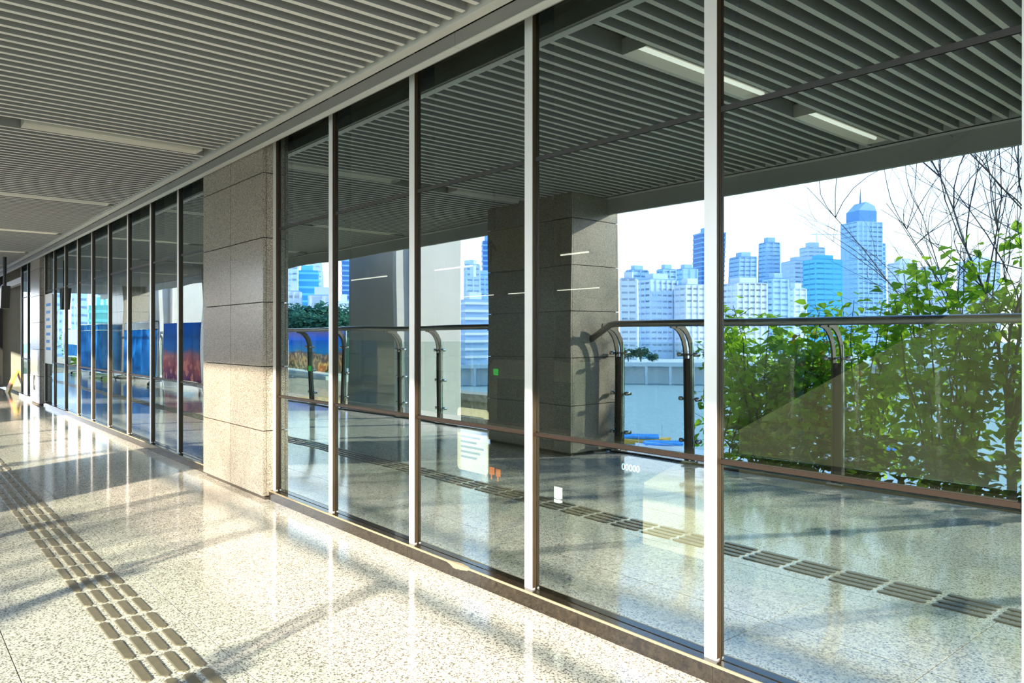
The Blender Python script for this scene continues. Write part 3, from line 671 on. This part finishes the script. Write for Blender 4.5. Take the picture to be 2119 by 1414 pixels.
def bare_tree(base, label, n, hgt, seed, rad):
    rnd = random.Random(seed); e_ = empty('bare_tree', base); tag(e_, label, 'tree', 'bare trees among the shrubs')
    tr = MB(); tw = MB()
    tr.tube([(0, 0, 0), (.02, .01, .6), (-.02, .0, 1.3)], rad, 8, rs=[rad * 1.15, rad, rad * .8])
    def grow(p, d, L_, r_, lvl):
        pts = [p]; q = p.copy(); dd = d.copy()
        bend = Vector((rnd.gauss(.02, .11), rnd.gauss(0, .12), rnd.uniform(-.03, .10)))
        for k in range(7):
            dd = (dd + bend + Vector((rnd.gauss(0, .07), rnd.gauss(0, .07), 0))).normalized(); q = q + dd * (L_ / 7); pts.append(q.copy())
        (tr if lvl == 0 else tw).tube(pts, r_, 5 if lvl == 0 else 4, rs=[r_ * (1 - .75 * k / 7) for k in range(8)])
        if lvl < 2:
            for k in range(n if lvl == 0 else 4):
                t = rnd.randint(2, 6); nd = (dd * .5 + Vector((rnd.gauss(.05, .55), rnd.gauss(0, .6), rnd.uniform(.1, .9)))).normalized()
                grow(pts[t], nd, L_ * rnd.uniform(.35, .62), r_ * .42, lvl + 1)
    for k in range(7):
        a = rnd.uniform(0, 6.28)
        grow(Vector((-.02, 0, rnd.uniform(.9, 1.3))), Vector((rnd.uniform(-.16, .30), math.sin(a) * .4, 1)).normalized(), hgt * rnd.uniform(.75, 1.05), rad * .42, 0)
    tr.build('trunk', 'bark', e_); tw.build('twigs', 'twig', e_)
bare_tree((-2.75, -7.15, -1.0), 'bare tree with forked trunk and arching twigs near the image edge', 9, 4.6, 5, .05)
bare_tree((-3.35, -7.9, -1.0), 'slender bare sapling with arching twigs between the shrubs', 8, 3.6, 11, .03)
hdg = empty('dark_hedge', (-37, -5.4, -.1)); tag(hdg, 'dark green hedge at the far end of the terrace', 'hedge')
lb_ = MB()
for k in range(2200): leaf_into(lb_, Vector((random.uniform(-6, 6), random.uniform(-.8, .8), random.uniform(.1, 1.6))), rnd_dir(), Vector((0, 0, 1)), .22)
tag(lb_.build('foliage', 'leaf', hdg), kind='stuff'); MB().box(-6, 6, -.3, .3, 0, 1.2).build('stems', 'bark', hdg)

gc = empty('ground_cover', (-.3, -4.45, -.45)); tag(gc, 'low dark ground cover plants along the foot of the glass railing', 'ground cover')
lb_ = MB()
for k in range(2600):
    u = random.random(); leaf_into(lb_, Vector((random.uniform(-4.1, 4.4), random.uniform(-.22, .22), .15 + .65 * u ** .7)), rnd_dir(), Vector((0, 0, 1)), .10)
tag(lb_.build('foliage', 'dark_leaf', gc), kind='stuff'); MB().box(-4.1, 4.4, -.2, .2, 0, .2).build('soil', 'bank_earth', gc)
# ------------------------------------------------------------------ river, banks, boats
WZ = -18.0
wt = MB().box(-2600, 1500, -3200, 40, WZ - 1, WZ).build('river', 'river_water'); tag(wt, 'pale grey green river below the terrace', 'river', kind='structure')
nbk = MB().prism([(-4.0, -.4), (-9.0, -1.15), (-30, -10), (-62, WZ + .6), (-70, WZ - .5), (-4.0, WZ - .5)], 'x', -120, 60).build('near_bank', 'bank_earth'); tag(nbk, 'overgrown near river bank sloping down from the terrace', 'bank', kind='structure')
def boat(px, py, L_, hull, deck, label, rz):
    d = F * (CAM.z - WZ) / (py - HY); p = mir(px, py, d); p.z = WZ
    e_ = empty('boat', p, rz); tag(e_, label, 'boat', 'moored boats on the river')
    b = MB(); n = 9; W = L_ * .14
    for i in range(n):
        u = i / (n - 1) * 2 - 1; w_ = W * (1 - abs(u) ** 3 * .85); sh = .35 * u * u
        for z, k in ((-.2, .6), (.9 + sh, 1.0)):
            b.v += [(u * L_ / 2, -w_ * k, z), (u * L_ / 2, w_ * k, z)]
    for i in range(n - 1):
        k = i * 4; b.f += [(k, k + 4, k + 6, k + 2), (k + 1, k + 3, k + 7, k + 5), (k + 2, k + 6, k + 7, k + 3), (k, k + 1, k + 5, k + 4)]
    b.f += [(0, 2, 3, 1), (n * 4 - 4, n * 4 - 3, n * 4 - 1, n * 4 - 2)]; b.m = [0] * len(b.f)
    b.build('hull', hull, e_)
    MB().prism([(-W * .75, 1.0), (W * .75, 1.0), (W * .75, 1.35), (0, 1.75), (-W * .75, 1.35)], 'x', -L_ * .36, L_ * .30).build('awning', deck, e_)
    MB().tube([(L_ * .36, 0, .9), (L_ * .36, 0, 3.4)], .05, 6).build('mast', 'steel', e_)
boat(1322, 916, 11.0, 'boat_yellow', 'boat_blue', 'yellow hulled boat with blue awning, nearest the stone column', R(-44))
boat(1374, 930, 10.0, 'boat_white', 'boat_blue', 'white hulled boat with blue awning in front of the shrubs', R(-52))
boat(1288, 944, 7.0, 'boat_yellow', 'boat_blue', 'second yellow hulled boat, closest to the bank', R(-47))
boat(1600, 915, 9.0, 'boat_white', 'boat_blue', 'white boat half hidden behind the middle shrubs', R(-50))
boat(1840, 945, 9.0, 'boat_white', 'boat_blue', 'white boat half hidden behind the right hand shrubs', R(-46))
# far embankment with arcade
eb = empty('far_embankment', mir(1500, 780, 300)); eb.location.z = WZ
tag(eb, 'far embankment road on tall pillars across the river', 'embankment')
fa = R(YAW); ev = Vector((RT.x, -RT.y, 0)); fv = Vector((FW.x, -FW.y, 0))       # across and away as seen in the mirror
eb.rotation_euler.z = math.atan2(ev.y, ev.x)
sg = 1 if Vector((-ev.y, ev.x, 0)).dot(fv) > 0 else -1
MB().box(-420, 260, min(0, 8 * sg), max(0, 8 * sg), 7.0, 8.6).build('deck', 'pale_wall', eb)
MB().box(-420, 260, min(5 * sg, 300 * sg), max(5 * sg, 300 * sg), 0, 8.0).build('retaining_wall', 'pale_wall', eb)
for k in range(70): MB().box(-420 + k * 9.7, -419 + k * 9.7, min(.2 * sg, 1.4 * sg), max(.2 * sg, 1.4 * sg), 0, 7.0).build('pillar', 'pale_wall', eb)
def far_tree(px, py, d, r_, label):
    p = mir(px, py, d); e_ = empty('far_tree', (p.x, p.y, WZ + 8.0)); tag(e_, label, 'tree', 'trees along the far bank')
    b = MB()
    zc = p.z - (WZ + 8)
    for k in range(500): 
        v = rnd_dir() * (r_ * random.uniform(.5, 1.0)); v.z *= .8
        leaf_into(b, Vector((v.x, v.y, zc + v.z)), rnd_dir(), Vector((0, 0, 1)), r_ * .28)
    tag(b.build('foliage', 'far_leaf', e_), kind='stuff'); MB().tube([(0, 0, 0), (0, 0, max(.5, zc))], r_ * .08, 6).build('trunk', 'bark', e_)
for i, (px, py, d, r_, lb) in enumerate(((1300, 735, 318, 3.2, 'round tree on the far bank beside the granite column'), (1326, 733, 318, 3.6, 'second round tree on the far bank from the granite column'), (1350, 742, 322, 2.6, 'small tree on the far bank by the white apartment block'), (1475, 735, 320, 4, 'tree on the far bank behind the white mullion'),
        (610, 655, 250, 6, 'hillside tree left of the apartment block'), (640, 660, 245, 6.5, 'hillside tree below the white balconies'), (672, 655, 250, 6.5, 'hillside tree beside the white mullion'), (706, 662, 255, 6, 'hillside tree near the concrete pier'), (625, 672, 235, 6, 'lower hillside tree on the left'), (660, 676, 235, 6, 'lower hillside tree in the middle'), (696, 678, 236, 6, 'lower hillside tree on the right'))):
    far_tree(px, py, d, r_, lb)

# ------------------------------------------------------------------ skyline
for nm, body, slab in (('azure', (.10, .33, .64), (.42, .64, .85)), ('pale', (.24, .44, .68), (.58, .72, .86)), ('deep', (.035, .19, .50), (.26, .52, .80)), ('white', (.30, .46, .66), (.70, .76, .82)), ('teal', (.03, .36, .66), (.15, .60, .85)), ('green', (.10, .42, .36), (.20, .60, .50)), ('hazy', (.58, .72, .86), (.78, .86, .93))):  # bluish distance haze is mixed into these tower colours
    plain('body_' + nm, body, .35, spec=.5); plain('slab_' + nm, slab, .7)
def tower(px0, px1, ytop, d, tone, label, fl_h=3.6, fin=4.0, yaw=18, crown=None, name='tower'):
    w_ = (px1 - px0) / F * d; pc = mir((px0 + px1) / 2, ytop, d + w_ * .4); base = WZ + 8.02
    H = pc.z - base; e_ = empty(name, (pc.x, pc.y, base), math.atan2(ev.y, ev.x) + R(yaw)); tag(e_, label, 'building', 'towers of the far skyline')
    W = w_ * .80; D = w_ * .62
    MB().box(-W / 2, W / 2, -D / 2, D / 2, 0, H).build('body', 'body_' + tone, e_)
    b = MB(); z = fl_h
    while z < H - 1:
        b.box(-W / 2 - .35, W / 2 + .35, -D / 2 - .35, D / 2 + .35, z, z + fl_h * .32); z += fl_h
    tag(b.build('floor_slabs', 'slab_' + tone, e_), kind='stuff')
    if fin:
        b = MB(); n = max(2, int(W / fin)); m_ = max(2, int(D / fin)); t = .7
        for i in range(n + 1):
            x = -W / 2 + W * i / n
            b.box(x - t / 2, x + t / 2, -D / 2 - .6, D / 2 + .6, 0, H - .5)
        for i in range(m_ + 1):
            y = -D / 2 + D * i / m_
            b.box(-W / 2 - .6, W / 2 + .6, y - t / 2, y + t / 2, 0, H - .5)
        tag(b.build('facade_piers', 'slab_' + tone, e_), kind='stuff')
    MB().box(-W * .28, W * .28, -D * .28, D * .28, H, H + max(3, H * .05)).build('roof_house', 'slab_' + tone, e_)
    if crown == 'spire':
        MB().box(-W * .36, W * .36, -D * .4, D * .4, H, H + 9).build('crown', 'body_' + tone, e_)
        MB().prism([(-W * .36, H + 9), (W * .36, H + 9), (W * .30, H + 13), (-W * .05, H + 16)], 'y', -D * .36, D * .36).build('crown_roof', 'slab_' + tone, e_)
        MB().tube([(-W * .05, 0, H + 12), (-W * .05, 0, H + 27)], .6, 6, rs=[.9, .15]).build('spire', 'body_deep', e_)
        MB().box(W / 2, W * .72, -D * .4, D * .4, 0, H * .84).build('shoulder', 'body_' + tone, e_)
        b = MB(); z = fl_h
        while z < H * .83: b.box(W / 2, W * .72 + .35, -D * .4 - .35, D * .4 + .35, z, z + 1.1); z += fl_h
        tag(b.build('shoulder_slabs', 'slab_' + tone, e_), kind='stuff')
    if crown == 'crane':
        MB().tube([(W * .3, 0, H), (W * .3, 0, H + 14)], .5, 4).tube([(W * .3 - 6, 0, H + 12), (W * .3 + 26, 0, H + 13)], .4, 4).build('crane', 'slab_hazy', e_)
    if crown == 'flare':
        b = MB(); k = 16
        pts = [(math.cos(6.283 * i / k), math.sin(6.283 * i / k)) for i in range(k)]
        b.prism([(a * W * .62, c * W * .62) for a, c in pts], 'z', H, H + 2.5).prism([(a * W * .5, c * W * .5) for a, c in pts], 'z', H - 8, H).build('round_crown', 'slab_' + tone, e_)
    return e_
TW = [
 (1437, 1500, 482, 640, 'deep', 'tall dark blue slab tower behind the white mullion', 4.2, 0, 14, None),
 (1512, 1562, 534, 620, 'azure', 'flat topped blue tower right of the white mullion', 3.6, 5, 20, None),
 (1570, 1609, 505, 640, 'azure', 'slim blue tower with a pale band of floors', 3.6, 5, 16, None),
 (1617, 1690, 545, 600, 'pale', 'wide pale blue block left of the crane', 3.6, 5, 12, None),
 (1655, 1702, 515, 640, 'pale', 'pale tower under construction with a crane on top', 3.6, 5, 12, 'crane'),
 (1662, 1738, 541, 520, 'teal', 'turquoise netted block in front of the crane tower', 3.6, 6, 8, None),
 (1745, 1826, 462, 560, 'azure', 'stepped tower with a spire, tallest of the skyline', 3.6, 4, 16, 'spire'),
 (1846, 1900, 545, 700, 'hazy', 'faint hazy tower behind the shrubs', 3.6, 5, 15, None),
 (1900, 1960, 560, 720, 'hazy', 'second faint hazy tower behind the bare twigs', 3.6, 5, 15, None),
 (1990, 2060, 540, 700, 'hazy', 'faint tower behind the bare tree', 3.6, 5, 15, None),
 (1493, 1582, 590, 400, 'white', 'white gridded apartment block right of the white mullion', 3.2, 3.4, 22, None),
 (1580, 1625, 580, 430, 'azure', 'blue apartment tower in front of the slim tower', 3.2, 3.6, 20, None),
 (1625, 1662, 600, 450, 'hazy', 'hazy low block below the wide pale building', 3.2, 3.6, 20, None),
 (1283, 1322, 578, 350, 'white', 'white apartment block beside the granite column', 3.1, 3.2, -14, None),
 (1318, 1402, 580, 370, 'pale', 'blue shaded apartment block with white gridded end', 3.1, 3.2, 24, None),
 (1400, 1460, 590, 365, 'white', 'white gridded apartment block left of the white mullion', 3.1, 3.2, 24, None),
 (1298, 1342, 560, 480, 'azure', 'hazy blue tower peeping over the white apartment block', 3.3, 4, 20, None),
 (1362, 1400, 557, 480, 'azure', 'blue roofed tower behind the gridded blocks', 3.3, 4, 20, None),
 (1402, 1445, 556, 500, 'azure', 'blue tower left of the dark slab tower', 3.3, 4, 20, None),
 (964, 998, 548, 460, 'pale', 'round crowned tower in the gap between pier and column', 3.5, 4, 14, 'flare'),
 (1000, 1030, 498, 560, 'deep', 'tall dark blue tower beside the granite column', 4.0, 0, 10, None),
 (984, 1024, 570, 500, 'azure', 'blue block behind the round crowned tower', 3.5, 4, 14, None),
 (955, 1014, 622, 300, 'white', 'white apartment house with long balconies in the gap', 3.0, 0, 20, None),
 (590, 626, 548, 420, 'pale', 'pale gridded tower at the left of the small gap', 3.3, 3, 14, None),
 (618, 664, 562, 440, 'teal', 'turquoise glass tower above the white apartments', 4.0, 0, 14, None),
 (645, 666, 540, 520, 'hazy', 'pale tower behind the turquoise one', 3.3, 3, 14, None),
 (700, 726, 528, 520, 'deep', 'deep blue tower beside the concrete pier', 3.6, 0, 14, None),
 (594, 632, 602, 300, 'white', 'white balcony apartments on the hillside, left part', 3.0, 5, 16, None),
 (640, 690, 610, 302, 'white', 'white balcony apartments on the hillside, right part', 3.0, 5, 16, None),
 (690, 726, 625, 310, 'hazy', 'pinkish pale apartments beside the concrete pier', 3.0, 4, 16, None),
 (404, 424, 590, 300, 'white', 'white striped block left of the broad column', 3.2, 0, 20, None),
 (100, 140, 560, 300, 'pale', 'pale block mirrored far left', 3.4, 4, 14, None),
 (140, 190, 545, 330, 'pale', 'light blue block mirrored in the narrow panes', 3.4, 4, 14, None),
 (186, 228, 632, 280, 'green', 'green netted block mirrored in the narrow panes', 3.4, 0, 14, None),
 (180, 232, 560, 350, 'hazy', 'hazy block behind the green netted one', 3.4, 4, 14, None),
]
for px0, px1, yt, d, tone, lb, fh, fin, yw, crn in TW: tower(px0, px1, yt, d, tone, lb, fh, fin, yw * sg, crn)
hill = empty('far_hill', (0, 0, WZ)); tag(hill, 'wooded hillside below the balcony apartments', 'hill')
p = mir(650, 690, 262); hill.location = (p.x, p.y, WZ)
b = MB(); n = 18
for j in range(n + 1):
    for i in range(n + 1):
        u, v = i / n * 2 - 1, j / n * 2 - 1; h_ = max(0, 1 - u * u - v * v); b.v.append((u * 32, v * 30, 27 * math.sqrt(h_) + random.uniform(-.8, .8) * (h_ > 0) - .5))
for j in range(n):
    for i in range(n):
        k = j * (n + 1) + i; b.f.append((k, k + 1, k + n + 2, k + n + 1)); b.m.append(0)
hill.rotation_euler.z = math.atan2(ev.y, ev.x)
b.build('slope', 'far_leaf', hill, True)
